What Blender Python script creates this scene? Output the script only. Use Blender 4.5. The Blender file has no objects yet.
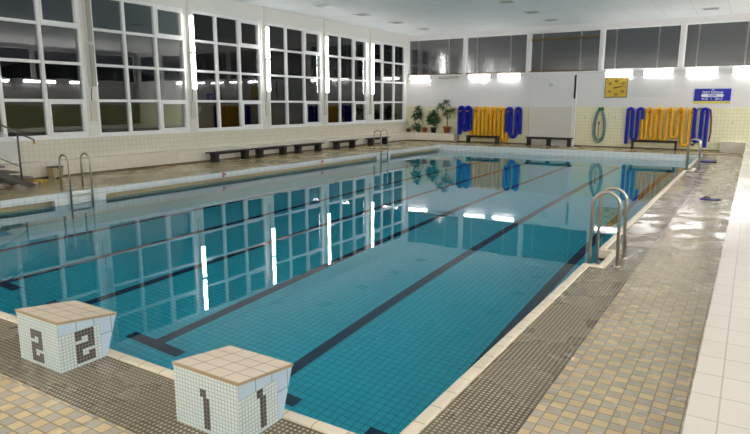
import bpy, bmesh, math, random
from mathutils import Vector, Matrix
random.seed(7)
PI = math.pi
COL = bpy.context.scene.collection
SC = bpy.context.scene

# ------------------------------------------------------------------ materials
def lin(h):
    h = h.lstrip('#')
    o = []
    for i in (0, 2, 4):
        c = int(h[i:i+2], 16) / 255
        o.append(c / 12.92 if c <= .04045 else ((c + .055) / 1.055) ** 2.4)
    return (*o, 1)

def newmat(name):
    m = bpy.data.materials.new(name); m.use_nodes = True
    nt = m.node_tree
    return m, nt, nt.nodes['Principled BSDF']

def plain(name, col, rough=.5, metal=0, noise=.0, nscale=8, spec=.5):
    m, nt, b = newmat(name)
    b.inputs['Roughness'].default_value = rough
    b.inputs['Metallic'].default_value = metal
    b.inputs['Specular IOR Level'].default_value = spec
    if noise:
        tc = nt.nodes.new('ShaderNodeTexCoord')
        n = nt.nodes.new('ShaderNodeTexNoise'); n.inputs['Scale'].default_value = nscale
        n.inputs['Detail'].default_value = 4
        nt.links.new(tc.outputs['Object'], n.inputs['Vector'])
        mp = nt.nodes.new('ShaderNodeMapRange')
        mp.inputs['To Min'].default_value = 1 - noise; mp.inputs['To Max'].default_value = 1 + noise
        nt.links.new(n.outputs['Fac'], mp.inputs['Value'])
        mx = nt.nodes.new('ShaderNodeVectorMath'); mx.operation = 'SCALE'
        mx.inputs[0].default_value = lin(col)[:3]
        nt.links.new(mp.outputs[0], mx.inputs['Scale'])
        nt.links.new(mx.outputs[0], b.inputs['Base Color'])
    else:
        b.inputs['Base Color'].default_value = lin(col)
    return m

def tile(name, c1, c2, grout, w, h, g, rough=.25, off=(0, 0), bump=.3, wet=None, checker=None,
         dirt=0, dcol='#6b6046', stagger=0, smooth=.1, wscale=.8, bias=0.0):
    """tiles in metres on the mesh's own metre UVs"""
    m, nt, b = newmat(name)
    N = nt.nodes.new; L = nt.links.new
    uv = N('ShaderNodeUVMap'); uv.uv_map = 'metres'
    mp = N('ShaderNodeMapping'); mp.inputs['Location'].default_value = (off[0], off[1], 0)
    L(uv.outputs[0], mp.inputs['Vector'])
    br = N('ShaderNodeTexBrick'); br.offset = stagger; br.squash = 1
    br.inputs['Scale'].default_value = 1
    br.inputs['Brick Width'].default_value = w; br.inputs['Row Height'].default_value = h
    br.inputs['Mortar Size'].default_value = g; br.inputs['Mortar Smooth'].default_value = smooth
    br.inputs['Bias'].default_value = bias
    br.inputs['Color1'].default_value = lin(c1); br.inputs['Color2'].default_value = lin(c2)
    br.inputs['Mortar'].default_value = lin(grout)
    L(mp.outputs[0], br.inputs['Vector'])
    col = br.outputs['Color']
    if checker:
        sc = N('ShaderNodeVectorMath'); sc.operation = 'DIVIDE'; sc.inputs[1].default_value = (w, h, 1)
        L(mp.outputs[0], sc.inputs[0])
        ck = N('ShaderNodeTexChecker'); ck.inputs['Scale'].default_value = 1
        zs = N('ShaderNodeVectorMath'); zs.operation = 'ADD'; zs.inputs[1].default_value = (0, 0, .5)
        L(sc.outputs[0], zs.inputs[0]); L(zs.outputs[0], ck.inputs['Vector'])
        br2 = N('ShaderNodeTexBrick'); br2.offset = 0
        for k in ('Scale', 'Brick Width', 'Row Height', 'Mortar Size', 'Mortar Smooth'):
            br2.inputs[k].default_value = br.inputs[k].default_value
        br2.inputs['Color1'].default_value = lin(checker[0]); br2.inputs['Color2'].default_value = lin(checker[1])
        br2.inputs['Mortar'].default_value = lin(grout)
        L(mp.outputs[0], br2.inputs['Vector'])
        mx = N('ShaderNodeMix'); mx.data_type = 'RGBA'
        L(ck.outputs['Fac'], mx.inputs[0]); L(col, mx.inputs[6]); L(br2.outputs['Color'], mx.inputs[7])
        col = mx.outputs[2]
    if dirt:
        n = N('ShaderNodeTexNoise'); n.inputs['Scale'].default_value = 1.3; n.inputs['Detail'].default_value = 5
        L(uv.outputs[0], n.inputs['Vector'])
        r = N('ShaderNodeMapRange'); r.inputs['From Min'].default_value = .45; r.inputs['From Max'].default_value = .8
        r.inputs['To Max'].default_value = dirt
        L(n.outputs['Fac'], r.inputs['Value'])
        mx = N('ShaderNodeMix'); mx.data_type = 'RGBA'
        L(r.outputs[0], mx.inputs[0]); L(col, mx.inputs[6]); mx.inputs[7].default_value = lin(dcol)
        col = mx.outputs[2]
    L(col, b.inputs['Base Color'])
    b.inputs['Roughness'].default_value = rough
    if wet:
        n = N('ShaderNodeTexNoise'); n.inputs['Scale'].default_value = wscale; n.inputs['Detail'].default_value = 4
        mpw = N('ShaderNodeMapping'); mpw.inputs['Location'].default_value = (3.1, 1.7, 0)
        L(uv.outputs[0], mpw.inputs['Vector']); L(mpw.outputs[0], n.inputs['Vector'])
        r = N('ShaderNodeMapRange'); r.inputs['From Min'].default_value = .42; r.inputs['From Max'].default_value = .58
        r.inputs['To Min'].default_value = rough; r.inputs['To Max'].default_value = wet
        L(n.outputs['Fac'], r.inputs['Value']); L(r.outputs[0], b.inputs['Roughness'])
    if bump:
        bp = N('ShaderNodeBump'); bp.inputs['Strength'].default_value = bump; bp.inputs['Distance'].default_value = .003
        inv = N('ShaderNodeMath'); inv.operation = 'SUBTRACT'; inv.inputs[0].default_value = 1
        L(br.outputs['Fac'], inv.inputs[1]); L(inv.outputs[0], bp.inputs['Height'])
        L(bp.outputs[0], b.inputs['Normal'])
    return m

def emit(name, col, s):
    m, nt, b = newmat(name)
    b.inputs['Base Color'].default_value = (.9, .9, .9, 1)
    b.inputs['Emission Color'].default_value = col
    b.inputs['Emission Strength'].default_value = s
    return m

def glassy(name, ior, tint, bump=0, bscale=1.0, rough=0.0, double=1.0, bdist=.02):
    """clear sheet: Fresnel mirror over a tinted see-through layer"""
    m, nt, b = newmat(name)
    N = nt.nodes.new; L = nt.links.new
    nt.nodes.remove(b)
    out = nt.nodes['Material Output']
    fr = N('ShaderNodeFresnel'); fr.inputs['IOR'].default_value = ior
    mu = N('ShaderNodeMath'); mu.operation = 'MULTIPLY'; mu.inputs[1].default_value = double; mu.use_clamp = True
    L(fr.outputs[0], mu.inputs[0])
    tr = N('ShaderNodeBsdfTransparent'); tr.inputs[0].default_value = tint
    gl = N('ShaderNodeBsdfGlossy'); gl.inputs['Roughness'].default_value = rough; gl.inputs[0].default_value = (1, 1, 1, 1)
    mx = N('ShaderNodeMixShader')
    L(mu.outputs[0], mx.inputs[0]); L(tr.outputs[0], mx.inputs[1]); L(gl.outputs[0], mx.inputs[2])
    L(mx.outputs[0], out.inputs['Surface'])
    if bump:
        tc = N('ShaderNodeTexCoord')
        n = N('ShaderNodeTexNoise'); n.inputs['Scale'].default_value = bscale; n.inputs['Detail'].default_value = 1.5
        L(tc.outputs['Object'], n.inputs['Vector'])
        bp = N('ShaderNodeBump'); bp.inputs['Strength'].default_value = bump; bp.inputs['Distance'].default_value = bdist
        L(n.outputs['Fac'], bp.inputs['Height'])
        L(bp.outputs[0], gl.inputs['Normal'])
    return m

M = {}
M['paint'] = plain('white_paint', '#e4e2e2', .6, noise=.03, nscale=2)
M['frame'] = plain('window_white', '#f2f2f2', .4)
M['pillar'] = plain('pillar_white', '#e6e5df', .5)
M['ceil'] = tile('ceiling_panels', '#eef1f3', '#eaeef0', '#d3d9dc', 1.2, .6, .012, rough=.7, bump=.2)
M['wtile'] = tile('cream_wall_tile', '#e2dfce', '#dedac8', '#cbc5b0', .15, .15, .006, rough=.2, bump=.2)
M['ytile'] = tile('yellow_wall_tile', '#ece9c6', '#e7e3bd', '#cdcbb0', .15, .15, .007, rough=.2, bump=.2)
M['ledge'] = tile('white_ledge_tile', '#e6e0d2', '#e2dccd', '#d0c9ba', .144, .15, .004, rough=.25, bump=.2)
M['terrace'] = tile('white_terrace_tile', '#dcd5cb', '#d9d2c8', '#bfb7ac', .147, .3, .005, rough=.22, bump=.3, wet=.12)
M['greypaint'] = plain('grey_wall_paint', '#aeabab', .6)
M['olive'] = tile('olive_wall_tile', '#8f8d66', '#88865f', '#77754f', .15, .15, .006, rough=.25)
M['gtile'] = tile('grey_panel_tile', '#d6d0c6', '#d4cdc3', '#cbc4ba', .15, .15, .005, rough=.3, bump=.2)
M['skirt'] = plain('dark_skirting', '#6d614a', .5)
M['deck_check'] = tile('checker_deck_tile', '#dfc99e', '#d6bf93', '#978a72', .1, .0925, .0045, rough=.36,
                       checker=('#c3b9a8', '#b7ae9e'), wet=.12, bump=.35, dirt=.25, dcol='#8a8068', wscale=2.2)
M['deck_mosaic'] = tile('drain_mosaic', '#c0b6a2', '#b0a68f', '#685d4b', .036, .036, .0085, rough=.42, wet=.14,
                        bump=.8, dirt=.25, dcol='#857c6a', wscale=2.0)
M['deck_beige'] = tile('beige_deck_tile', '#ab9b74', '#a4946c', '#8a7c58', .1, .1, .004, rough=.3, wet=.2, bump=.15,
                       dirt=.15, dcol='#8e7f5a')
M['coping'] = tile('cream_coping', '#e6dcc6', '#e0d5bd', '#9c8b70', .245, .6, .004, rough=.35, bump=.3, dirt=.3, dcol='#c4ab84')
M['edge'] = tile('white_edge_tile', '#e2e6e4', '#dbe1e0', '#b4babb', .25, .115, .005, rough=.2, bump=.2)
M['niche'] = tile('niche_tile', '#c9bd97', '#c2b58e', '#a3977a', .12, .12, .004, rough=.35, bump=.2)
M['pool'] = tile('teal_pool_tile', '#4adcf6', '#40d4f2', '#1093ae', .1, .1, .0045, rough=.3, bump=0)
M['poolw'] = tile('pale_pool_wall_tile', '#9cc4cc', '#95bfc8', '#6aa0aa', .12, .12, .005, rough=.3, bump=0)
M['line'] = tile('navy_line_tile', '#0a2c60', '#092856', '#061c40', .1, .1, .0045, rough=.3, bump=0)
def water_mat():
    m, nt, b = newmat('clear_pool_water')
    nt.nodes.remove(b)
    N = nt.nodes.new; L = nt.links.new
    g = N('ShaderNodeBsdfRefraction'); g.inputs['IOR'].default_value = 1.333; g.inputs['Roughness'].default_value = 0
    g.inputs['Color'].default_value = (.62, .985, 1.0, 1)
    r = N('ShaderNodeBsdfGlossy'); r.inputs['Roughness'].default_value = 0; r.inputs['Color'].default_value = (1, 1, 1, 1)
    fr = N('ShaderNodeFresnel'); fr.inputs['IOR'].default_value = 1.333
    mx = N('ShaderNodeMixShader'); L(fr.outputs[0], mx.inputs[0]); L(g.outputs[0], mx.inputs[1]); L(r.outputs[0], mx.inputs[2])
    L(mx.outputs[0], nt.nodes['Material Output'].inputs['Surface'])
    tc = N('ShaderNodeTexCoord')
    n = N('ShaderNodeTexNoise'); n.inputs['Scale'].default_value = 1.6; n.inputs['Detail'].default_value = 1.5
    L(tc.outputs['Object'], n.inputs['Vector'])
    bp = N('ShaderNodeBump'); bp.inputs['Strength'].default_value = .04; bp.inputs['Distance'].default_value = .02
    L(n.outputs['Fac'], bp.inputs['Height']); L(bp.outputs[0], r.inputs['Normal']); L(bp.outputs[0], g.inputs['Normal'])
    return m
M['water'] = water_mat()
M['glass'] = glassy('window_glass', 1.5, (.85, .88, .88, 1), double=1.5, bump=.06, bscale=1.2, bdist=.02)
M['glassf'] = glassy('wavy_window_glass', 1.5, (.8, .8, .8, 1), double=2.8, rough=.14, bump=.22, bscale=1.4, bdist=.03)
M['wood'] = plain('raw_wood_beam', '#64502c', .7, noise=.3, nscale=6)
M['bench'] = plain('dark_bench_wood', '#191312', .55, noise=.2, nscale=5)
M['steel'] = plain('brushed_steel', '#b9b6ac', .28, metal=1)
M['galv'] = plain('grey_galvanised_metal', '#5c5a55', .5, metal=.4, noise=.15)
M['tread'] = plain('grey_step_tread', '#7d786e', .7, noise=.2)
M['yellow_paint'] = plain('yellow_paint', '#d2a41a', .5, noise=.1)
M['lamp_body'] = plain('lamp_body', '#d8d8d4', .5)
M['lamp_off'] = plain('unlit_diffuser', '#aaa89d', .35)
M['lit'] = emit('lit_diffuser', (1, .98, .96, 1), 27)
M['lit_up'] = emit('lit_upright_diffuser', (1, .98, .96, 1), 24)
M['lit_side'] = emit('lit_side_diffuser', (1, .975, .955, 1), 116)
M['box'] = plain('cream_box', '#d6d3c6', .5)
M['blue'] = plain('blue_floats', '#0f20a8', .5, spec=.3)
M['yel'] = plain('yellow_floats', '#e8ac18', .5, spec=.3)
M['red'] = plain('dark_red_cord', '#6a1a28', .6)
M['peg'] = plain('orange_peg', '#b5763a', .6)
M['cord'] = plain('pale_blue_cord', '#2a3580', .6)
M['hose'] = plain('grey_green_hose', '#7d9896', .45)
M['green'] = plain('green_hanger', '#1d6d40', .5)
M['brass'] = plain('brown_nozzle', '#7a6038', .5)
M['bin'] = plain('beige_bin', '#a8987a', .5)
M['binlid'] = plain('brown_lid', '#40281f', .5)
M['black'] = plain('black_plastic', '#1a1a1a', .5)
M['clock'] = plain('yellow_clock_face', '#d3ae2c', .35, noise=.12, nscale=1.8)
M['clockrim'] = plain('grey_clock_rim', '#6a5a60', .5)
M['ink'] = plain('dark_ink', '#2a2418', .6)
M['sign'] = plain('blue_sign', '#1422ae', .5, noise=.08, nscale=2)
M['white'] = plain('sign_white', '#eef0f4', .5)
M['signyel'] = plain('sign_yellow', '#d8cc50', .5)
M['board'] = plain('pale_board', '#dcdcdc', .45)
M['terra'] = plain('terracotta', '#a0593a', .8, noise=.1)
M['brownpot'] = plain('brown_pot', '#6a4a38', .7)
M['soil'] = plain('dark_soil', '#2a2018', .9)
M['stem'] = plain('plant_stem', '#6d5c40', .8)
M['leaf'] = plain('leaf_green', '#2c5a26', .5, noise=.35, nscale=9)
M['leafd'] = plain('leaf_dark', '#2c4526', .5, noise=.35, nscale=9)
M['leafy'] = plain('leaf_grey_green', '#52683a', .5, noise=.35, nscale=9)
M['mosaic'] = tile('pale_block_mosaic', '#d0dedb', '#c8d7d5', '#a0aaa8', .0265, .0265, .0032, rough=.3, bump=.3, dirt=.15, dcol='#b5b796')
M['digit'] = tile('grey_digit_mosaic', '#454040', '#3b3737', '#7c7a74', .0265, .0265, .0032, rough=.3, bump=.3)
M['bluetile'] = tile('pale_blue_block_tile', '#b9cfdd', '#b2c9d8', '#8a9aa6', .15, .2, .004, rough=.25, bump=.2)
M['slab'] = tile('cream_block_top', '#dfd0bc', '#d8c8b2', '#97866c', .145, .125, .004, rough=.4, bump=.3, dirt=.2, dcol='#b9a384')
M['slabedge'] = plain('brown_slab_edge', '#a38d6a', .6, noise=.15)
M['vent'] = plain('grey_vent', '#a9b0b4', .6)
M['fin'] = plain('purple_blue_rubber', '#37308c', .45)
M['finpocket'] = plain('grey_rubber', '#8a857c', .6)
M['navy'] = plain('navy_foam', '#1f2668', .6)
M['brownfoam'] = plain('brown_end', '#3a2a28', .6)
M['marker'] = plain('red_marker', '#b3323c', .5)
M['outside'] = plain('night_ground', '#0b0d0a', .9)
M['hill'] = plain('night_hill', '#070807', .95)

def perspex():
    m, nt, b = newmat('cloudy_perspex')
    nt.nodes.remove(b)
    N = nt.nodes.new; L = nt.links.new
    t = N('ShaderNodeBsdfTransparent'); d = N('ShaderNodeBsdfPrincipled')
    d.inputs['Base Color'].default_value = lin('#d6d8dc'); d.inputs['Roughness'].default_value = .25
    x = N('ShaderNodeMixShader'); x.inputs[0].default_value = .3
    L(t.outputs[0], x.inputs[1]); L(d.outputs[0], x.inputs[2]); L(x.outputs[0], nt.nodes['Material Output'].inputs['Surface'])
    return m
M['perspex'] = perspex()

# ------------------------------------------------------------------ mesh builder
class MB:
    def __init__(s): s.bm = bmesh.new()
    def face(s, pts, mi=0, smooth=False):
        f = s.bm.faces.new([s.bm.verts.new(p) for p in pts]); f.material_index = mi; f.smooth = smooth; return f
    def box(s, x0, x1, y0, y1, z0, z1, mi=0, bev=0):
        v = [s.bm.verts.new((x, y, z)) for z in (z0, z1) for y in (y0, y1) for x in (x0, x1)]
        fs = []
        for q in ((0, 2, 3, 1), (4, 5, 7, 6), (0, 1, 5, 4), (2, 6, 7, 3), (0, 4, 6, 2), (1, 3, 7, 5)):
            f = s.bm.faces.new([v[i] for i in q]); f.material_index = mi; fs.append(f)
        if bev:
            es = list({e for f in fs for e in f.edges})
            r = bmesh.ops.bevel(s.bm, geom=es, offset=bev, segments=2, affect='EDGES', profile=.6)
            for f in r['faces']: f.material_index = mi
        return fs
    def hexa(s, p, mi=0):
        """8 points: bottom 4 (ccw), top 4"""
        v = [s.bm.verts.new(q) for q in p]
        mis = mi if isinstance(mi, (list, tuple)) else [mi] * 6
        for q, m_ in zip(((3, 2, 1, 0), (4, 5, 6, 7), (0, 1, 5, 4), (1, 2, 6, 5), (2, 3, 7, 6), (3, 0, 4, 7)), mis):
            s.bm.faces.new([v[i] for i in q]).material_index = m_
    def tube(s, path, r, n=10, mi=0, closed=False, rf=None, cap=True):
        P = [Vector(p) for p in path]; k = len(P)
        rings = []
        t0 = (P[1] - P[0]).normalized()
        up = Vector((0, 0, 1)) if abs(t0.z) < .9 else Vector((0, 1, 0))
        nrm = (up - t0 * up.dot(t0)).normalized()
        for i in range(k):
            if closed: t = (P[(i + 1) % k] - P[i - 1]).normalized()
            elif i == 0: t = (P[1] - P[0]).normalized()
            elif i == k - 1: t = (P[-1] - P[-2]).normalized()
            else: t = (P[i + 1] - P[i - 1]).normalized()
            nrm = (nrm - t * nrm.dot(t)).normalized()
            b = t.cross(nrm)
            rr = rf(i) if rf else r
            rings.append([s.bm.verts.new(P[i] + (nrm * math.cos(2 * PI * j / n) + b * math.sin(2 * PI * j / n)) * rr) for j in range(n)])
        for i in range(k if closed else k - 1):
            a, c = rings[i], rings[(i + 1) % k]
            for j in range(n):
                f = s.bm.faces.new((a[j], a[(j + 1) % n], c[(j + 1) % n], c[j])); f.smooth = True; f.material_index = mi
        if not closed and cap:
            s.bm.faces.new(list(reversed(rings[0]))).material_index = mi; s.bm.faces.new(rings[-1]).material_index = mi
    def lathe(s, prof, n=20, c=(0, 0, 0), mi=0):
        c = Vector(c); rings = []
        for r, z in prof:
            rings.append([s.bm.verts.new(c + Vector((r * math.cos(2 * PI * j / n), r * math.sin(2 * PI * j / n), z))) for j in range(n)])
        for a, b in zip(rings, rings[1:]):
            for j in range(n):
                f = s.bm.faces.new((a[j], a[(j + 1) % n], b[(j + 1) % n], b[j])); f.smooth = True; f.material_index = mi
        s.bm.faces.new(list(reversed(rings[0]))).material_index = mi; s.bm.faces.new(rings[-1]).material_index = mi
    def prism(s, pts, axis, a, b, mi=0):
        """polygon in the plane normal to axis, extruded a..b"""
        def mk(p, t): return {'x': (t, p[0], p[1]), 'y': (p[0], t, p[1]), 'z': (p[0], p[1], t)}[axis]
        A = [s.bm.verts.new(mk(p, a)) for p in pts]; B = [s.bm.verts.new(mk(p, b)) for p in pts]
        n = len(pts)
        s.bm.faces.new(A).material_index = mi; s.bm.faces.new(list(reversed(B))).material_index = mi
        for i in range(n):
            s.bm.faces.new((A[i], B[i], B[(i + 1) % n], A[(i + 1) % n])).material_index = mi
    def build(s, name, mats, parent=None, loc=(0, 0, 0), keep=False):
        bm = s.bm
        if name == 'foliage':
            for v in bm.verts: v.co.y = .19 * math.tanh(v.co.y / .19)
        if not keep: bmesh.ops.recalc_face_normals(bm, faces=bm.faces[:])
        bm.normal_update()
        uv = bm.loops.layers.uv.new('metres')
        for f in bm.faces:
            n = f.normal; ax = max(range(3), key=lambda i: abs(n[i]))
            for l in f.loops:
                c = l.vert.co
                l[uv].uv = ((c.y, c.z), (c.x, c.z), (c.x, c.y))[ax]
        me = bpy.data.meshes.new(name); bm.to_mesh(me); bm.free()
        for m_ in (mats if isinstance(mats, (list, tuple)) else [mats]): me.materials.append(M[m_] if isinstance(m_, str) else m_)
        o = bpy.data.objects.new(name, me); COL.objects.link(o)
        o.location = loc
        if parent: o.parent = parent
        return o

def tag(o, label, cat, group=None, kind=None):
    o['label'] = label; o['category'] = cat
    if group: o['group'] = group
    if kind: o['kind'] = kind
    return o
def thing(name, label, cat, loc=(0, 0, 0), rz=0, group=None):
    o = bpy.data.objects.new(name, None); COL.objects.link(o)
    o.location = loc; o.rotation_euler = (0, 0, rz); o.empty_display_size = .1
    return tag(o, label, cat, group)
def dup(root, loc, label, rz=None):
    r = root.copy(); COL.objects.link(r); r.location = loc
    if rz is not None: r.rotation_euler = (0, 0, rz)
    r['label'] = label
    for ch in list(root.children):
        c = ch.copy(); COL.objects.link(c); c.parent = r
        for g in list(ch.children):
            d = g.copy(); COL.objects.link(d); d.parent = c
    return r
def struct(o, label=None, cat='structure'):
    o['kind'] = 'structure'
    if label: o['label'] = label; o['category'] = cat
    return o

# ------------------------------------------------------------------ layout (metres, camera over the origin)
XW, YF, XR, YN = -16.8, 30.45, 6.5, -5.0       # inner faces of left, far, right and near walls
ZC = 5.78                                       # ceiling
PX0, PX1, PY0, PY1 = -13.43, -1.69, 2.87, 27.88 # pool opening
ZW = -.275                                      # water level
LZ = .463                                       # ledge / terrace height
XL = -16.39; YL = 30.04                         # ledge faces
XT = -.144                                      # terrace edge

# --- floor
f = MB()
def slab(x0, x1, y0, y1, mi): f.box(x0, x1, y0, y1, -.12, 0, mi)
slab(XW, PX0 - .06, YN, 2.15, 0)
slab(PX0 - .06, XT, YN, 2.15, 0)
slab(PX0 - .06, -1.07, 2.15, PY0 - .09, 1)
slab(-1.07, XT, 2.15, PY1, 0)
NY0, NY1, NX = 7.86, 8.72, -1.50                # ladder bay in the right edge
FY0, FY1 = 21.0, 21.86                           # second bay, far along the right edge
OX = PX1 + .095
slab(NX + .095, -1.07, PY0 - .09, PY1, 1)
slab(OX, NX + .095, PY0 - .09, NY0 - .095, 1); slab(OX, NX + .095, NY1 + .095, FY0 - .095, 1); slab(OX, NX + .095, FY1 + .095, PY1, 1)
slab(XW, PX0 - .06, 2.15, YF, 2)
slab(PX0 - .06, XT, PY1 + .06, YF, 2)
slab(PX1 + .095, XT, PY1, PY1 + .06, 2)
slab(XT, XR, YN, YF, 2)
struct(f.build('floor', ['deck_check', 'deck_mosaic', 'deck_beige']), 'tiled pool deck floor around the pool', 'floor')

# --- ceiling
c = MB(); c.box(XW - .4, XR + .3, YN - .3, YF + .4, ZC, ZC + .2)
struct(c.build('ceiling', 'ceil'), 'flat white panelled ceiling', 'ceiling')

# --- left wall with window openings
SILL, TOP = 1.07, 5.21
mods = [(3.48, 7.0), (7.33, 10.865), (11.2, 14.676), (15.03, 18.473), (18.9, 22.442), (22.83, 26.275), (26.79, 30.22)]
w = MB()
w.box(XW - .35, XW, YN, YF + .35, -.1, .9, 0)
w.box(XW - .35, XW, YN, YF + .35, .9, SILL, 0)
w.box(XW - .35, XW, YN, YF + .35, TOP, ZC, 1)
pe = [YN] + [v for m_ in mods for v in m_] + [YF + .35]
for a, b in zip(pe[::2], pe[1::2]): w.box(XW - .35, XW, a, b, SILL, TOP, 1)
struct(w.build('wall_left', ['wtile', 'pillar']), 'left wall of cream tiles with white window pillars', 'wall')

# windows of the left wall
def left_window(idx, y0, y1, flip):
    XG = XW - .10
    m_ = MB(); d0, d1 = XW - .14, XW - .02
    fw = .075
    m_.box(d0, d1, y0, y1, SILL, SILL + .09); m_.box(d0, d1, y0, y1, TOP - .09, TOP)
    m_.box(d0, d1, y0, y0 + fw, SILL + .09, TOP - .09); m_.box(d0, d1, y1 - fw, y1, SILL + .09, TOP - .09)
    W = y1 - y0
    cols = [y0, y0 + W * .325, y0 + W * .66, y1]
    if flip: cols = [y0, y0 + W * .31, y0 + W * .655, y1]
    rows = [SILL, 2.12, 3.17, 4.20, TOP]
    for yc in cols[1:3]: m_.box(d0, d1, yc - .045, yc + .045, SILL + .09, TOP - .09)
    for zc in rows[1:4]:
        for a, b in zip(cols, cols[1:]):
            m_.box(d0 + .005, d1 - .005, a + .06, b - .06, zc - .04, zc + .04)
    o = struct(m_.build('window_%d' % idx, 'frame'), 'white twelve-pane window in the left wall, %s from the far corner' % ['sixth', 'fifth', 'fourth', 'third', 'second', 'first'][max(0, idx - 1)], 'window')
    g = MB(); g.box(XG - .004, XG + .004, y0 + .02, y1 - .02, SILL + .03, TOP - .03)
    g.build('window_glass', 'glass', o)
    ci = 0 if flip else 2
    for r in (0, 3):
        k = MB(); a, b = cols[ci] + (.045 if ci else fw), cols[ci + 1] - (fw if ci == 2 else .045)
        z0, z1 = rows[r] + (.09 if r == 0 else .04), rows[r + 1] - (.09 if r == 3 else .04)
        t = .06
        k.box(d0 + .01, d1 + .02, a, a + t, z0, z1); k.box(d0 + .01, d1 + .02, b - t, b, z0, z1)
        k.box(d0 + .01, d1 + .02, a + t, b - t, z0, z0 + t); k.box(d0 + .01, d1 + .02, a + t, b - t, z1 - t, z1)
        cs = k.build('casement', 'frame', o)
        h = MB(); hy = a + .03
        h.box(d1 + .02, d1 + .05, hy - .012, hy + .012, (z0 + z1) / 2 - .06, (z0 + z1) / 2 + .06, bev=.004)
        h.build('handle', 'frame', cs)
    return o
for i, (a, b) in enumerate(mods[1:]): left_window(i + 1, a, b, i == 5)
# sill strip
s_ = MB(); s_.box(XW, XW + .03, YN, YF, SILL - .03, SILL)
struct(s_.build('trim_1', 'frame'), 'thin sill strip under the left windows', 'trim')

# --- far wall
w = MB(); ZT, ZS, ZFT = 1.905, 3.6, 5.52
w.box(XW - .35, XR + .3, YF, YF + .35, -.1, ZT, 0)
w.box(XW - .35, XR + .3, YF, YF + .35, ZT, ZS, 1)
w.box(XW - .35, XR + .3, YF, YF + .35, ZFT, ZC, 1)
posts = [-16.86, -13.354, -9.896, -6.383, -2.976, .45, 3.9, XR]
for i, x in enumerate(posts): w.box(x - .08, x + .08, YF, YF + .35, ZS, ZFT, 1)
struct(w.build('wall_far', ['ytile', 'paint']), 'far wall, pale yellow tiles below and white paint above', 'wall')
nth = ['first', 'second', 'third', 'fourth', 'fifth', 'sixth', 'seventh']
for i, (a, b) in enumerate(zip(posts, posts[1:])):
    a, b = a + .08, b - .08
    k = MB(); y0, y1 = YF + .1, YF + .2
    k.box(a, b, y0, y1, ZS, ZS + .05); k.box(a, b, y0, y1, ZFT - .05, ZFT)
    k.box(a, a + .05, y0, y1, ZS + .05, ZFT - .05); k.box(b - .05, b, y0, y1, ZS + .05, ZFT - .05)
    o = struct(k.build('window_%d' % (i + 7), 'frame'), 'dark high window of the far wall, %s from the left corner' % nth[i], 'window')
    g = MB(); g.box(a + .02, b - .02, YF + .146, YF + .154, ZS + .02, ZFT - .02); g.build('window_glass', 'glassf', o)
    q = MB()
    for t in (.16, .72):
        x = a + (b - a) * t; q.box(x - .03, x + .03, YF + .22, YF + .28, ZS + .02, ZFT - .02)
    q.build('outer_mullion', 'lamp_body', o)
    q = MB(); q.box(a, b, YF + .03, YF + .098, ZS + .0, ZS + .06); q.build('sill_board', 'wood' if i < 3 else 'frame', o)
    if i == 2:
        q = MB(); q.box(a + .05, b - .05, YF + .04, YF + .10, 5.12, 5.22); q.build('transom_beam', 'wood', o)

# --- right wall and near wall (behind the camera, mirrored in the glass)
w = MB()
w.box(XR, XR + .3, YN, YF, -.1, ZT, 0); w.box(XR, XR + .3, YN, YF, ZT, ZS, 1); w.box(XR, XR + .3, YN, YF, ZFT, ZC, 1)
py = [YN + .1 + i * (YF - YN - .2) / 9 for i in range(10)]
for y in py: w.box(XR, XR + .3, y - .1, y + .1, ZS, ZFT, 1)
struct(w.build('wall_right', ['olive', 'greypaint']), 'right wall with high windows, outside the view', 'wall')
for i, (a, b) in enumerate(zip(py, py[1:])):
    k = MB(); a += .1; b -= .1
    x0, x1 = XR + .1, XR + .2
    k.box(x0, x1, a, b, ZS, ZS + .05); k.box(x0, x1, a, b, ZFT - .05, ZFT)
    k.box(x0, x1, a, a + .05, ZS + .05, ZFT - .05); k.box(x0, x1, b - .05, b, ZS + .05, ZFT - .05)
    o = struct(k.build('window_%d' % (i + 14), 'frame'), 'dark high window of the right wall', 'window')
    o['group'] = 'right wall windows'
    g = MB(); g.box(XR + .146, XR + .154, a + .02, b - .02, ZS + .02, ZFT - .02); g.build('window_glass', 'glass', o)
w = MB(); w.box(XW - .35, XR + .3, YN - .3, YN, -.1, ZT, 0); w.box(XW - .35, XR + .3, YN - .3, YN, ZT, ZC, 1)
struct(w.build('wall_near', ['ytile', 'paint']), 'near wall behind the camera', 'wall')

# --- ledges and terrace
l = MB()
l.box(XW, XL, YN, YF, 0, LZ, 0, 0)
l.box(XL, -13.66, YL, YF, 0, LZ, 0, 0)
struct(l.build('ledge_left', 'ledge'), 'low white tiled ledge along the left wall and corner', 'ledge')
l = MB()
l.box(XT, XR, YN, YF, 0, LZ, 0)
struct(l.build('terrace', 'terrace'), 'raised white tiled terrace along the right edge', 'terrace')
l = MB(); l.hexa([(-1.1, YL, 0), (XT, YL - .5, 0), (XT, YF, 0), (-1.1, YF, 0), (-1.1, YL, LZ), (XT, YL - .5, LZ), (XT, YF, LZ), (-1.1, YF, LZ)])
struct(l.build('ledge_far', 'ledge'), 'short white tiled ledge against the far wall at right', 'ledge')
b = MB()
b.box(XL, XL + .015, YN, YL - .015, 0, .06); b.box(XL, -13.65, YL - .015, YL, 0, .06); b.box(-13.65, -1.1, YF - .015, YF, 0, .06)
struct(b.build('baseboard_left', 'skirt'), 'dark skirting strip along ledge and far wall', 'baseboard')

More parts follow.
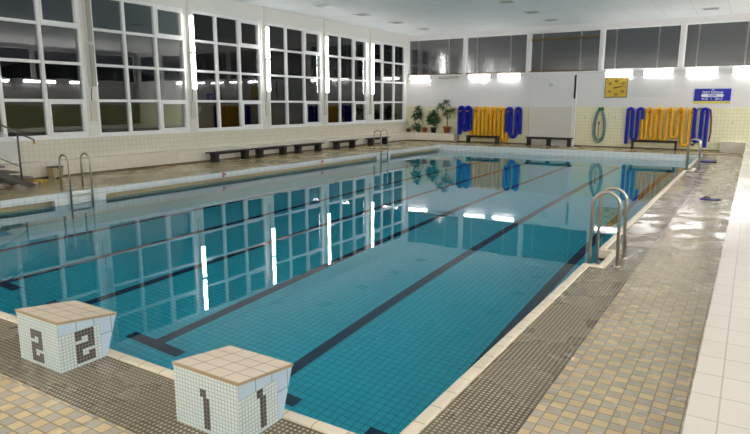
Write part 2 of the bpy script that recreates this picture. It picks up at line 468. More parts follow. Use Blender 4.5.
# --- pool basin
def floor_z(y): return -2.2
lanes = [-2.54, -4.41, -6.28, -8.15, -10.02, -11.89]
xs = {PX0 - .25, PX1 + .3}
for c_ in lanes: xs |= {c_ - .085, c_ + .085, c_ - .49, c_ + .49}
ys = sorted({PY0 - .1, 4.63, 4.80, 7, 10, 15, 20, 25.7, 25.9, PY1 + .1})
xs = sorted(xs)
p = MB()
for x0, x1 in zip(xs, xs[1:]):
    for y0, y1 in zip(ys, ys[1:]):
        xm, ym = (x0 + x1) / 2, (y0 + y1) / 2
        ln = any(abs(xm - c_) < .085 for c_ in lanes) and 4.63 < ym < 25.9
        tb = any(abs(xm - c_) < .49 for c_ in lanes) and (4.63 < ym < 4.80 or 25.7 < ym < 25.9)
        p.face([(x0, y0, floor_z(y0)), (x1, y0, floor_z(y0)), (x1, y1, floor_z(y1)), (x0, y1, floor_z(y1))], 1 if ln or tb else 0)
struct(p.build('pool_floor', ['pool', 'line'], keep=True), 'teal tiled pool bottom with navy lane lines', 'pool floor')
# walls of the basin
p = MB()
p.box(PX0 - .2, PX1 + .2, PY1, PY1 + .06, -2.25, 0, 0)                      # far
p.box(PX0 - .3, PX0, PY0 - .2, PY1 + .06, -2.25, -.365, 1)                  # left below the gutter
p.box(PX0 - .3, -1.2, PY0 - .085, PY0, -2.25, -.12, 1)                       # near
p.box(PX1, PX1 + .09, PY0, NY0, -2.25, -.1, 1); p.box(PX1, PX1 + .09, NY1, FY0, -2.25, -.1, 1); p.box(PX1, PX1 + .09, FY1, PY1, -2.25, -.1, 1)
for a, b_ in ((NY0, NY1), (FY0, FY1)):
    p.box(NX, NX + .09, a, b_, -2.25, -.1, 1)
    p.box(PX1 + .09, NX + .09, a - .09, a, -2.25, -.1, 1); p.box(PX1 + .09, NX + .09, b_, b_ + .09, -2.25, -.1, 1)
struct(p.build('pool_basin', ['edge', 'poolw']), 'tiled side walls of the swimming pool', 'pool wall')
# left gutter: white edge row over a recessed channel, closed at the ladder bays
p = MB()
p.box(PX0 - .06, PX0, PY0 - .1, PY1 + .06, -.155, 0, 0)
p.box(PX0 - .3, PX0 - .2, PY0 - .1, PY1 + .06, -.365, -.12, 1)
for a, b_ in ((PY0 - .1, 3.3), (7.68, 8.97), (21.75, 22.9), (PY1 - .12, PY1)):
    p.box(PX0 - .2, PX0 - .001, a, b_, -.365, -.155, 0)
struct(p.build('gutter_left', ['edge', 'niche']), 'white overflow gutter along the left pool edge', 'gutter')
# coping along the near and right edges, wrapped round the ladder bays
def coping(path, name, label):
    m_ = MB()
    for (x0, x1, y0, y1) in path: m_.box(x0, x1, y0, y1, -.16, .022, 0, bev=.02)
    return struct(m_.build(name, 'coping'), label, 'coping')
cw = .095
m_ = MB()
def cop(x0, x1, y0, y1): m_.box(x0, x1, y0, y1, -.16, .022, 0, bev=.018)
cop(PX1, PX1 + cw, PY0 - .09, NY0 - cw)
for a, b_ in ((NY0, NY1), (FY0, FY1)):
    cop(PX1, NX + cw, a - cw, a); cop(NX, NX + cw, a, b_); cop(PX1, NX + cw, b_, b_ + cw)
cop(PX1, PX1 + cw, NY1 + cw, FY0 - cw); cop(PX1, PX1 + cw, FY1 + cw, PY1)
o = m_.build('coping_right', 'coping')
for l_ in o.data.uv_layers['metres'].data: l_.uv = (l_.uv[1], l_.uv[0])
struct(o, 'cream coping along the right pool edge', 'coping')
m_ = MB(); cop(PX0 - .06, PX1, PY0 - .09, PY0)
struct(m_.build('coping_near', 'coping'), 'cream coping along the near pool edge', 'coping')

# --- water
wt = MB()
wt.face([(PX0 - .2, PY0, ZW), (PX1 + .05, PY0, ZW), (PX1 + .05, PY1, ZW), (PX0 - .2, PY1, ZW)])
for a, b_ in ((NY0, NY1), (FY0, FY1)): wt.face([(PX1 + .05, a, ZW), (NX, a, ZW), (NX, b_, ZW), (PX1 + .05, b_, ZW)])
tag(wt.build('pool_water', 'water', keep=True), 'calm clear teal pool water mirroring the windows', 'water', kind='stuff')

# ------------------------------------------------------------------ lamps
def lamp(label, loc, axis, lit, group, out, mt='lit', L_=1.24):
    """strip light: body on the wall and diffuser in front; axis is its long direction, out points into the room"""
    t = thing('wall_lamp', label, 'light', loc, 0, group)
    W_ = .15; q = .09 if out == 'x' else 0
    def bx(l0, l1, w0, w1, d0, d1, nm, mt, bev=0):
        k = MB()
        if out == 'x':   # on the left wall, vertical
            k.box(d0, d1, w0, w1, l0, l1, 0, bev)
        elif out == '-y':
            k.box(l0, l1, -d1, -d0, w0, w1, 0, bev)
        elif out == 'y':
            k.box(l0, l1, d0, d1, w0, w1, 0, bev)
        else:            # '-x'
            k.box(-d1, -d0, l0, l1, w0, w1, 0, bev)
        return k.build(nm, mt, t)
    bx(-L_ / 2, L_ / 2, -W_ / 2, W_ / 2, 0, .05 + q, 'body', 'lamp_body')
    bx(-L_ / 2 + .03, L_ / 2 - .03, -W_ / 2 + .01, W_ / 2 - .01, .05 + q, .11 + q, 'diffuser', mt if lit else 'lamp_off', .02)
    bx(-L_ / 2, -L_ / 2 + .03, -W_ / 2, W_ / 2, .05 + q, .115 + q, 'end_cap', 'lamp_body')
    bx(L_ / 2 - .03, L_ / 2, -W_ / 2, W_ / 2, .05 + q, .115 + q, 'end_cap', 'lamp_body')
    return t
gaps = [(m0[1], m1[0]) for m0, m1 in zip(mods[1:], mods[2:])]
pn = ['nearest pillar at the left', 'second pillar from the left', 'middle window pillar', 'second pillar from the far corner', 'last pillar before the far corner']
for i, (a, b_) in enumerate(gaps):
    yc = (a + b_) / 2 + .0
    lamp('%s upright strip light, upper one on the %s' % ('unlit' if i == 0 else 'glowing', pn[i]), (XW, yc, 4.39), 'z', i > 0, 'upright pillar lights', 'x', 'lit_up')
    lamp('%s upright strip light, lower one on the %s' % ('unlit' if i == 0 else 'glowing', pn[i]), (XW, yc, 3.13), 'z', i > 0, 'upright pillar lights', 'x', 'lit_up')
    t = thing('switch_box', 'narrow cream electrical box low on the %s' % pn[i], 'electrical box', (XW, yc, 0), 0, 'boxes on the pillars')
    k = MB(); k.box(0, .07, -.09, .09, 1.52, 2.12, 0, .01); k.build('housing', 'box', t)
    k = MB(); k.tube([(.035, -.03, 2.12), (.035, -.03, 2.3), (.03, .0, 2.5)], .012); k.build('cable', 'galv', t)
    k = MB(); k.box(0, .05, -.05, .05, 5.01, ZC)
    tag(k.build('cable_duct', 'pillar', None, (XW, yc, 0)), 'narrow cable duct rising to the ceiling from the %s' % pn[i], 'duct', 'ducts on the pillars')
fl = [(-15.95, 1, 'in the far left corner above the plants'), (-14.2, 0, 'between two lit ones at the far left, unlit'),
      (-12.45, 1, 'above the left yellow lane floats'), (-10.82, 1, 'just left of the white partition'),
      (-5.52, 1, 'right above the yellow clock'), (-3.84, 1, 'above the pale blank board'),
      (-2.1, 1, 'above and left of the blue sign'), (-.32, 1, 'rightmost on the far wall'), (1.5, 1, 'outside the right border on the far wall')]
for x, on_, d in fl:
    lamp('%s horizontal strip light %s' % ('glowing' if on_ else 'grey', d), (x, YF, 3.45), 'x', on_, 'far wall strip lights', '-y')
for i in range(8):
    lamp('glowing strip light on the right wall outside the view', (XR, 4.2 + i * 3.1, 3.45), 'y', 1, 'right wall strip lights', '-x', 'lit_side', 2.2)
for i in range(8):
    lamp('glowing strip light on the near wall behind the camera', (-15 + i * 2.75, YN, 3.45), 'x', 1, 'near wall strip lights', 'y', 'lit_side')
tr = ['in the left corner', 'left of the unlit strip light', 'right of the unlit strip light', 'left of the white partition, between two lit lights', 'touching the partition at left', 'between partition and clock', 'above and right of the clock', 'above the board and sign', 'above the right end of the sign', 'past the sign at the right border', 'outside the right border']
xl = [-16.8] + [v for x, _, _ in fl for v in (x - .62, x + .62)] + [XR]
for a, b_ in zip(xl[::2], xl[1::2]):
    for (u, v) in ([(a, -9.76), (-7.42, b_)] if a < -9 < b_ else [(a, b_)]):
        if v - u < .03: continue
        k = MB(); k.box(u + .004, v - .004, YF - .035, YF, 3.47, 3.54)
        tag(k.build('wall_cord_cover', 'lamp_body'), 'pale cable cover on the far wall %s' % tr.pop(0), 'cable cover', 'cable covers between far wall lights')

# ceiling vents
rown = ['left', 'middle', 'right']
for r, x in enumerate((-14.6, -8.2, -1.85)):
    for j, y in enumerate((19.55, 22.42, 25.4, 28.2)):
        if r == 2 and j < 3: continue
        t = thing('ceiling_vent', 'flat grey ceiling vent, %s from the far wall in the %s row' % (['fourth', 'third', 'second', 'nearest'][j], rown[r]) if r < 2 else 'flat grey ceiling vent alone near the upper right', 'vent', (x, y, ZC), 0, 'ceiling vents')
        k = MB(); q = .3
        k.box(-q, q, -q, -q + .04, -.025, 0); k.box(-q, q, q - .04, q, -.025, 0); k.box(-q, -q + .04, -q + .04, q - .04, -.025, 0); k.box(q - .04, q, -q + .04, q - .04, -.025, 0)
        k.build('frame', 'lamp_body', t)
        k = MB(); k.box(-q + .04, q - .04, -q + .04, q - .04, -.006, 0)
        for s in range(6): k.box(-q + .05, q - .05, -q + .07 + s * .085, -q + .11 + s * .085, -.018, -.006)
        k.build('grille', 'vent', t)

# ------------------------------------------------------------------ starting blocks
DIG = {'1': ["##.", "##.", ".##", ".##", ".##", ".##", ".##", ".##", ".##", ".##"],
       '2': ["######", "######", "##..##", "....##", "######", "######", "##....", "##..##", "######", "######"]}
C_ = .0265
def start_block(d, x0, label):
    W, y0, y1b, y1t = .57, 0.0, .39, .50
    zn, zf = .395, .325                  # body top: near and pool side
    t = thing('starting_block', label, 'starting block', (x0, 2.395, 0), 0, 'starting blocks')
    zm = .295                            # level where the mosaic stops
    ys_ = .345                           # where the mosaic side stops
    k = MB()
    # one closed body: near face mosaic, sides split into mosaic, pale blue wedge and pale blue pool-side strip
    def yfront(z): return y1b + (y1t - y1b) * z / zf
    def ztop(y): return zn + (zf - zn) * y / y1t
    k.face([(0, 0, 0), (W, 0, 0), (W, 0, zn), (0, 0, zn)], 0)
    for x in (0, W):
        k.face([(x, 0, 0), (x, ys_, 0), (x, ys_, zm), (x, 0, zm)], 0)
        k.face([(x, 0, zm), (x, ys_, zm), (x, ys_, ztop(ys_)), (x, 0, zn)], 1)
        k.face([(x, ys_, 0), (x, y1b, 0), (x, y1t, zf), (x, ys_, ztop(ys_)), (x, ys_, zm)], 1)
    k.face([(0, y1b, 0), (W, y1b, 0), (W, y1t, zf), (0, y1t, zf)], 1)
    k.face([(0, 0, zn), (W, 0, zn), (W, y1t, zf), (0, y1t, zf)], 1)
    k.face([(0, 0, 0), (W, 0, 0), (W, y1b, 0), (0, y1b, 0)], 0)
    bmesh.ops.remove_doubles(k.bm, verts=k.bm.verts[:], dist=1e-5)
    k.build('body', ['mosaic', 'bluetile'], t)
    k = MB(); e = .006; th = .02
    k.hexa([(-e, -e, zn), (W + e, -e, zn), (W + e, y1t + e, zf), (-e, y1t + e, zf),
            (-e, -e, zn + th), (W + e, -e, zn + th), (W + e, y1t + e, zf + th), (-e, y1t + e, zf + th)], [1, 0, 1, 1, 1, 1])
    k.build('top_slab', ['slab', 'slabedge'], t)
    rows = DIG[d]; n = len(rows[0])
    for side in (0, 1):
        k = MB(); dep = .0025
        zb = .03 if side == 0 else .02
        u0 = (round((W / C_ - n) / 2) * C_) - (.0 if d == '1' else .02) if side == 0 else round((.35 / C_ - n) / 2 + 1) * C_
        u0 = round(u0 / C_) * C_; z0 = round(zb / C_) * C_
        for r, row in enumerate(rows):
            for q, ch in enumerate(row):
                if ch != '#': continue
                a, bb = u0 + q * C_, u0 + (q + 1) * C_
                zt = z0 + (len(rows) - r) * C_; zb_ = zt - C_
                if side == 0: k.box(a, bb, -dep, 0, zb_, zt)
                else: k.box(W, W + dep, a, bb, zb_, zt)
        k.build('number', 'digit', t)
start_block('1', -3.02, 'tiled starting block with number 1 at the pool edge')
start_block('2', -4.90, 'tiled starting block with number 2 near the left border')

# ------------------------------------------------------------------ pool ladders
def arc(c, r, a0, a1, n, plane):
    out = []
    for i in range(n + 1):
        a = a0 + (a1 - a0) * i / n
        out.append((c[0] + r * math.cos(a), c[1], c[2] + r * math.sin(a)))
    return out
def ladder(label, loc, sx, gap, span, ztop, zdeep, treads, lean=0.0):
    """local +x = away from the water (sx flips); rails at y=+-gap/2; span from water post to deck post"""
    t = thing('pool_ladder', label, 'ladder', loc, 0, 'steel pool ladders')
    for s in (-1, 1):
        r = span / 2; y = s * gap / 2
        path = [(-sx * 0.0, y, zdeep)]
        path += [(0 - sx * lean * .5, y, ztop - r)]
        pts = arc((sx * r, y, ztop - r), r, PI, 0, 14, 'x')
        pts = [(sx * r + sx * r * math.cos(PI - PI * i / 14), y, ztop - r + r * math.sin(PI * i / 14)) for i in range(15)]
        path = [(0, y, zdeep)] + pts + [(sx * (span + lean), y, .0)]
        k = MB(); k.tube(path, .0215, 12); ra = k.build('rail', 'steel', t)
        k = MB(); k.lathe([(.045, 0), (.045, .008), (.027, .02)], 16, (sx * (span + lean), y, .0)); k.build('base_flange', 'steel', ra)
    for z in treads:
        k = MB(); k.box(-.04, .045, -gap / 2 + .015, gap / 2 - .015, z - .014, z + .014, 0, .005); k.build('tread', 'steel', t)
    return t
ladder('steel pool ladder at the near right edge', (-1.64, 8.19, 0), 1, .46, .325, .945, -1.1, (-.12, -.4, -.68), .02)
ladder('steel pool ladder at the far right end of the pool', (-1.64, 21.4, 0), 1, .46, .325, .97, -.85, (-.12, -.4, -.68), .02)
ladder('steel pool ladder at the left edge beside the stairs', (-13.38, 8.32, 0), -1, .54, .36, .86, -1.1, (-.09, -.3, -.6), .0)
ladder('steel pool ladder at the far left beyond the benches', (-13.38, 22.3, 0), -1, .54, .36, .93, -.85, (-.09, -.3, -.6), .0)

# ------------------------------------------------------------------ benches
def bench(label, loc, L_, H, legs, rz, lw, group):
    lw *= .8
    t = thing('bench', label, 'bench', loc, rz, group)
    k = MB(); k.box(-L_ / 2, L_ / 2, -.16, .16, H - .04, H, 0, .008); k.build('seat', 'bench', t)
    for u in legs:
        k = MB(); a, b_ = lw / 2, lw / 2 * .8
        k.hexa([(u - a, -.13, 0), (u + a, -.13, 0), (u + a, .13, 0), (u - a, .13, 0), (u - b_, -.13, H * .45), (u + b_, -.13, H * .45), (u + b_, .13, H * .45), (u - b_, .13, H * .45)])
        k.hexa([(u - b_, -.13, H * .45), (u + b_, -.13, H * .45), (u + b_, .13, H * .45), (u - b_, .13, H * .45), (u - a, -.13, H - .05), (u + a, -.13, H - .05), (u + a, .13, H - .05), (u - a, .13, H - .05)])
        k.build('leg', 'bench', t)
    k = MB(); k.box(-L_ / 2 + .1, L_ / 2 - .1, -.02, .02, H - .10, H - .05); k.build('rail', 'bench', t)
    return t
lb = ['first', 'second', 'third', 'fourth', 'fifth']
for i, (a, b_) in enumerate(((14.9, 16.6), (17.2, 18.78), (19.55, 21.12), (22.32, 23.8), (25.23, 26.81))):
    yc = (a + b_) / 2
    h = (b_ - a) / 2 - .1
    bench('low dark bench by the left ledge, %s' % ['closest to the stairs', 'second from the stairs', 'in the middle of five', 'second from the far corner', 'behind the far left ladder'][i], (-16.06, yc + .08, 0), b_ - a + .36, .36, (-h, h), PI / 2, .27, 'benches along the left ledge')
bench('dark bench under the left yellow lane floats', (-11.98, 29.98, 0), 1.8, .40, (-.8, .8), 0, .2, 'benches at the far wall')
bench('dark bench with three legs before the white partition', (-8.5, 29.98, 0), 2.32, .42, (-1.0, 0, 1.0), 0, .22, 'benches at the far wall')
bench('dark bench under the right yellow lane floats', (-3.72, 29.98, 0), 1.9, .43, (-.9, .9), 0, .12, 'benches at the far wall')

# ------------------------------------------------------------------ white partition on the far wall
t = thing('partition', 'tall white boxed partition between the two float racks', 'partition', (-8.55, YF, 0))
k = MB(); k.box(-1.07, 1.02, -.16, 0, ZT - .01, 3.5); k.build('upper_panel', 'paint', t)
k = MB(); k.box(-1.07, 1.02, -.16, 0, .0, ZT - .01); k.build('lower_panel', 'gtile', t)
k = MB(); k.box(1.02, 1.16, -.12, 0, 0, 3.5); k.build('side_post', 'paint', t)
k = MB(); k.box(1.05, 1.13, -.15, -.12, 2.3, 3.4); k.build('dark_strip', 'black', t)
t = thing('wall_siren', 'small round white alarm on the partition', 'alarm', (-8.58, YF - .16, 3.03))
k = MB(); k.lathe([(.15, 0), (.15, .04), (.12, .07), (.05, .09)], 24); o = k.build('dome', 'lamp_body', t); o.rotation_euler = (PI / 2, 0, 0)
k = MB(); k.lathe([(.16, 0), (.16, .012)], 24); o = k.build('base', 'lamp_body', t); o.rotation_euler = (PI / 2, 0, 0)

# ------------------------------------------------------------------ clock, board, sign
def text(body, size, loc, name, mt, parent, ext=.004, bold=0, xs=1.0):
    cu = bpy.data.curves.new(name, 'FONT'); cu.body = body; cu.size = size; cu.extrude = ext; cu.offset = bold
    cu.align_x = 'CENTER'; cu.align_y = 'CENTER'
    tmp = bpy.data.objects.new(name + '_tmp', cu); COL.objects.link(tmp)
    dg = bpy.context.evaluated_depsgraph_get()
    me = bpy.data.meshes.new_from_object(tmp.evaluated_get(dg))
    bpy.data.objects.remove(tmp)
    me.materials.clear(); me.materials.append(M[mt]); me.name = name
    o = bpy.data.objects.new(name, me); COL.objects.link(o); o.parent = parent
    o.location = loc; o.rotation_euler = (PI / 2, 0, 0); o.scale = (xs, 1, 1)
    return o
t = thing('wall_clock', 'square yellow pace clock on the far wall', 'clock', (-5.60, YF, 2.80), 0)
k = MB(); k.box(-.50, .50, -.06, 0, -.46, .46, 0, .02); k.build('rim', 'clockrim', t)
k = MB(); k.box(-.47, .47, -.066, -.06, -.43, .43); k.build('dial', 'clock', t)
for n_, (u, v) in {'60': (0, .29), '10': (.28, .18), '20': (.28, -.18), '30': (0, -.31), '40': (-.28, -.18), '50': (-.28, .18)}.items():
    text(n_, .15, (u, -.068, v), 'numeral', 'ink', t, .002, .004)
k = MB()
for i in range(12):
    a = i * PI / 6
    s = .40 / max(abs(math.sin(a)), abs(math.cos(a)))
    u, v = s * math.sin(a), s * math.cos(a)
    k.box(u - .015, u + .015, -.07, -.066, v - .015, v + .015)
k.build('minute_marks', 'ink', t)
k = MB(); a = math.radians(78)
dx, dz = math.sin(a), math.cos(a)
k.hexa([(-.12 * dx - .03 * dz, -.082, -.12 * dz + .03 * dx), (-.12 * dx + .03 * dz, -.082, -.12 * dz - .03 * dx), (-.12 * dx + .03 * dz, -.075, -.12 * dz - .03 * dx), (-.12 * dx - .03 * dz, -.075, -.12 * dz + .03 * dx),
        (.40 * dx - .008 * dz, -.082, .40 * dz + .008 * dx), (.40 * dx + .008 * dz, -.082, .40 * dz - .008 * dx), (.40 * dx + .008 * dz, -.075, .40 * dz - .008 * dx), (.40 * dx - .008 * dz, -.075, .40 * dz + .008 * dx)])
k.build('hand', 'ink', t)
k = MB(); k.lathe([(.035, 0), (.035, .02)], 16); o = k.build('hub', 'ink', t); o.rotation_euler = (PI / 2, 0, 0); o.location = (0, -.066, 0)

k = MB(); k.box(-4.94, -3.38, YF - .022, YF - .002, 2.38, 3.22, 0, .005)
tag(k.build('mounted_board', 'board'), 'blank pale grey board right of the clock', 'board')

t = thing('wall_sign', 'blue sign with white lettering at the far right', 'sign', (-1.61, YF, 2.43))
k = MB(); k.box(-.70, .70, -.04, 0, -.25, .28); k.build('panel', 'sign', t)
k = MB(); k.box(-.72, .70, -.042, 0, -.35, -.25); k.build('yellow_strip', 'signyel', t)
k = MB(); k.prism([(.37 + .065 * math.cos(a), -.015 + .065 * math.sin(a)) for a in [-PI / 2 + PI * i / 10 for i in range(11)]] + [(-.37 + .065 * math.cos(a), -.015 + .065 * math.sin(a)) for a in [PI / 2 + PI * i / 10 for i in range(11)]], 'y', -.046, -.04); k.build('white_bar', 'white', t)
text('ČESKÝ ROZHLAS', .125, (0, -.041, .115), 'lettering', 'white', t, .003, .003, .84)
text('PLZEŇ', .105, (0, -.047, -.015), 'lettering', 'sign', t, .003, .003, 1.05)
text('91,0   •   106,7', .125, (0, -.041, -.165), 'lettering', 'white', t, .003, .003, 1.08)
k = MB()   # little curled emblem above the words
k.tube([(-.06 + .0 * i, -.044, .215) if i == 0 else (-.06 + .12 * i / 10, -.044, .215 + .035 * math.sin(PI * i / 10)) for i in range(11)], .008, 8)
k.tube([(-.02, -.044, .21), (.02, -.044, .225), (.06, -.044, .21), (.08, -.044, .2)], .008, 8)
k.build('emblem', 'white', t)

# ------------------------------------------------------------------ lane floats hanging on the far wall
def drape(arches, hooks_z, bottoms, ends, half):
    """arch centres (x), U bottoms between consecutive arches, end heights left and right -> polyline with x,z"""
    pts = []
    def seg(a, b_, n):
        for i in range(n): pts.append((a[0] + (b_[0] - a[0]) * i / n, a[1] + (b_[1] - a[1]) * i / n))
    n = len(arches)
    prev = (arches[0] - half, ends[0])
    for i, xa in enumerate(arches):
        topz = hooks_z - half
        seg(prev, (xa - half, topz), 34)
        for j in range(10):
            a = PI - PI * j / 10; pts.append((xa + half * math.cos(a), topz + half * math.sin(a)))
        if i < n - 1:
            xb = arches[i + 1]; l_, r_ = xa + half, xb - half
            rr = (r_ - l_) / 2; zb = bottoms[i] + rr
            seg((l_, topz), (l_, zb), 34)
            for j in range(10):
                a = PI + PI * j / 10; pts.append(((l_ + r_) / 2 + rr * math.cos(a), zb + rr * math.sin(a)))
            prev = (r_, zb)
        else:
            seg((xa + half, topz), (xa + half, ends[1]), 30); pts.append((xa + half, ends[1]))
    return pts
def resample(pts, step):
    out = [pts[0]]; acc = 0
    for a, b_ in zip(pts, pts[1:]):
        d = math.hypot(b_[0] - a[0], b_[1] - a[1]); pos = 0
        while d > 0 and acc + (d - pos) >= step:
            pos += step - acc; acc = 0
            out.append((a[0] + (b_[0] - a[0]) * pos / d, a[1] + (b_[1] - a[1]) * pos / d))
        acc += d - pos
    return out
def float_chain(parent, pts2, y, r, mt, nm):
    k = MB(); pts = resample(pts2, .016)
    pat = [1, 1, .97, .80, .97]
    k.tube([(x, y + .012 * math.sin(x * 9 + z * 2), z) for x, z in pts], r, 10, rf=lambda i: r * pat[i % 5])
    return k.build(nm, mt, parent)
def lane_rope(label, arches, top, bottoms, ends, half, r, y, split, loc):
    t = thing('lane_rope', label, 'lane rope', loc, 0, 'lane ropes on the far wall')
    pts = drape(arches, top, bottoms, ends, half)
    pts = [(x - loc[0], z - loc[2]) for x, z in pts]
    # cut into blue / yellow / blue at the given points along the chain
    L0 = 0; cum = [0]
    for a, b_ in zip(pts, pts[1:]): L0 += math.hypot(b_[0] - a[0], b_[1] - a[1]); cum.append(L0)
    s0, s1 = split
    def idx(fn):
        for i, (x, z) in enumerate(pts):
            if fn(i, x + loc[0], z + loc[2]): return i
    i0, i1 = idx(s0), idx(s1)
    float_chain(t, pts[:i0 + 1], y - loc[1], r, 'blue', 'blue_floats')
    float_chain(t, pts[i0:i1 + 1], y - loc[1], r, 'yel', 'yellow_floats')
    float_chain(t, pts[i1:], y - loc[1], r, 'blue', 'blue_floats')
    return t
def pegs(arches, z, y, nm):
    for i, x in enumerate(arches):
        t = thing('wall_peg', 'orange wall peg, %s from the left of the %s floats' % ((nth + ['eighth'])[i], nm), 'peg', (x, YF, z), 0, 'pegs for lane ropes')
        k = MB(); e_ = -.12 if nm == 'right' or i > 1 else -.26
        k.tube([(0, 0, 0), (0, y - YF + e_, 0)], .032, 10); k.build('rod', 'peg', t)
        k = MB(); k.tube([(0, y - YF + e_, 0), (0, y - YF + e_ - .025, 0)], .042, 12); k.build('tip', 'peg', t)
def xr(px): return -4.868 + (px - 629.2) * .0405
RA = [xr(v) for v in (629.2, 639.8, 649.3, 659.4, 670.3, 681.2, 692.6, 704.5)]
RY = YF - .13
lane_rope('blue and yellow float rope looped beside the clock and hose, right set', RA, 1.84, [.43, .45, .45, .42, .55, .22, .42], (.22, .16), .105, .078, RY,
          (lambda i, x, z: x > RA[1] and z < 1.35, lambda i, x, z: x > RA[6] - .02 and z > 1.7), (RA[3], RY, 1.8))
pegs(RA, 1.68, RY, 'right')
def xl_(v): return -13.59 + (450 + v / 7.89 - 458) * .0553 + .05
LA = [xl_(v) for v in (92, 150, 215, 278, 342, 405, 468, 537)]
lane_rope('blue and yellow float rope looped beside the potted plants, left set', LA, 1.82, [.65, .35, .3, .3, .34, .12, .36], (.42, .5), .105, .095, RY,
          (lambda i, x, z: x > LA[1] and z < .62, lambda i, x, z: x > LA[5] + .13 and x < LA[6] and z > .55), (LA[3], RY, 1.8))
pegs(LA, 1.66, RY, 'left')
# a second layer of blue floats at the left end, and the loose cord below it
t = thing('lane_rope', 'short blue float rope doubled over the two leftmost pegs', 'lane rope', (LA[0], RY - .18, 1.8), 0, 'lane ropes on the far wall')
pp = drape([LA[0] + .05, LA[1] + .03], 1.90, [.98], (.4, 1.25), .16)
float_chain(t, [(x - LA[0], z - 1.8) for x, z in pp], 0, .062, 'blue', 'blue_floats')
k = MB(); k.tube([(-.14, 0, -1.39), (-.10, 0, -1.5), (-.07, 0, -1.66)], .018, 8); k.build('loose_cord', 'cord', t)
t = thing('lane_rope', 'dark red cord rope hanging behind the rightmost blue floats', 'lane rope', (-1.75, YF - .03, 1.8), 0, 'lane ropes on the far wall')
k = MB()
pts = [(-.52, -1.50), (-.42, -1.58), (-.36, -1.45), (-.40, -.7), (-.42, -.05), (-.30, .06), (0, .07), (.14, 0), (.20, -.4), (.22, -1.0), (.17, -1.45)]
sm = []
for a, b_ in zip(pts, pts[1:]):
    for i in range(8): sm.append((a[0] + (b_[0] - a[0]) * i / 8, 0, a[1] + (b_[1] - a[1]) * i / 8))
k.tube(sm, .03, 8, rf=lambda i: .03 if i % 2 else .024); k.build('cord', 'red', t)

# ------------------------------------------------------------------ hose
t = thing('garden_hose', 'grey green hose coiled on a green wall hanger', 'hose', (-6.2, YF, 1.8))
k = MB(); pts = []
for lp in range(6):
    wv = .20 + .16 * random.random(); hz = .70 + .12 * random.random(); x0 = random.uniform(-.05, .05); y_ = -.06 - lp * .02
    for i in range(28):
        a = PI / 2 + 2 * PI * i / 28
        pts.append((x0 + wv * math.cos(a) * (1 - .25 * math.sin(a)), y_ - .02 * i / 28, -hz + hz * math.sin(a)))
k.tube(pts, .019, 8); k.build('coil', 'hose', t)
k = MB(); k.box(-.12, .12, -.04, 0, -.08, .09, 0, .015); k.box(-.10, .10, -.24, -.04, -.06, -.03, 0, .01); k.box(-.10, .10, -.25, -.23, -.06, .05, 0, .008); k.build('hanger', 'green', t)
k = MB(); k.tube([(-.02, -.25, -.62), (-.02, -.25, -1.32)], .016, 8); k.tube([(-.02, -.25, -.58), (-.02, -.25, -.70)], .04, 10); k.build('nozzle', 'brass', t)

# ------------------------------------------------------------------ potted plants on the corner ledge
def pot(t, r, h, mt):
    k = MB(); k.lathe([(r * .72, 0), (r * .98, h * .82), (r * 1.08, h * .82), (r * 1.08, h), (r * .93, h), (r * .9, h - .02)], 20)
    p_ = k.build('pot', mt, t)
    k = MB(); k.lathe([(r * .9, h - .025), (r * .85, h - .012)], 16); k.build('soil', 'soil', p_)
def leaf(k, base, dirv, L_, W_, droop=.3):
    d = Vector(dirv).normalized(); up = Vector((0, 0, 1))
    s = d.cross(up); s = s.normalized() if s.length > .01 else Vector((1, 0, 0))
    n = s.cross(d)
    prev = None
    prof = [(0, .15), (.3, .9), (.6, 1), (.85, .55), (1, .04)]
    rows = []
    for u, wv in prof:
        c_ = Vector(base) + d * L_ * u - up * droop * L_ * u * u
        rows.append([k.bm.verts.new(c_ - s * W_ / 2 * wv + n * .02 * wv), k.bm.verts.new(c_), k.bm.verts.new(c_ + s * W_ / 2 * wv + n * .02 * wv)])
    for a, b_ in zip(rows, rows[1:]):
        for i in (0, 1): k.bm.faces.new((a[i], a[i + 1], b_[i + 1], b_[i]))
def crown(k, c_, rad, n, L_, W_, droop=.3, zb=0):
    for i in range(n):
        u = random.uniform(-.9, 1); a = random.uniform(0, 2 * PI); q = math.sqrt(max(0, 1 - u * u))
        dv = Vector((q * math.cos(a), q * math.sin(a), u)); rr = random.uniform(.25, .95)
        b_ = Vector(c_) + Vector((dv.x * rad[0], dv.y * rad[1], dv.z * rad[2])) * rr
        leaf(k, b_, dv + Vector((0, 0, zb)), L_ * random.uniform(.7, 1.2), W_ * random.uniform(.7, 1.2), droop)
PY = 30.22
def plant(nm, label, x):
    return thing(nm, label, 'plant', (x, PY, LZ), 0, 'potted plants on the corner ledge')
t = plant('potted_seedling', 'small brown pot with a thin sprig in the wall corner', -16.55)
pot(t, .13, .2, 'brownpot')
k = MB(); k.tube([(0, 0, .18), (-.03, 0, .4), (-.07, 0, .62)], .008, 6); k.build('stem', 'stem', t)
k = MB(); [leaf(k, (-.03 - .01 * i, 0, .38 + .05 * i), (math.cos(i * 2.2), math.sin(i * 2.2), .3), .12, .05) for i in range(6)]; k.build('foliage', 'leafy', t)
t = plant('potted_leafy_plant', 'low bushy green plant in a dark pot', -15.92)
pot(t, .1, .18, 'black')
k = MB(); k.tube([(0, 0, .16), (.0, 0, .4), (.03, 0, .62)], .018, 6); k.build('stem', 'stem', t)
k = MB(); crown(k, (-.14, 0, .34), (.30, .08, .2), 90, .17, .10, .4); k.build('foliage', 'leaf', t)
t = plant('potted_broadleaf_plant', 'tall broad-leaved plant leaning left in a brown pot', -15.52)
pot(t, .14, .28, 'terra')
k = MB(); k.tube([(0, 0, .28), (-.1, .0, .55), (-.34, .02, .8), (-.42, .02, 1.1)], .014, 7); k.build('stem', 'stem', t)
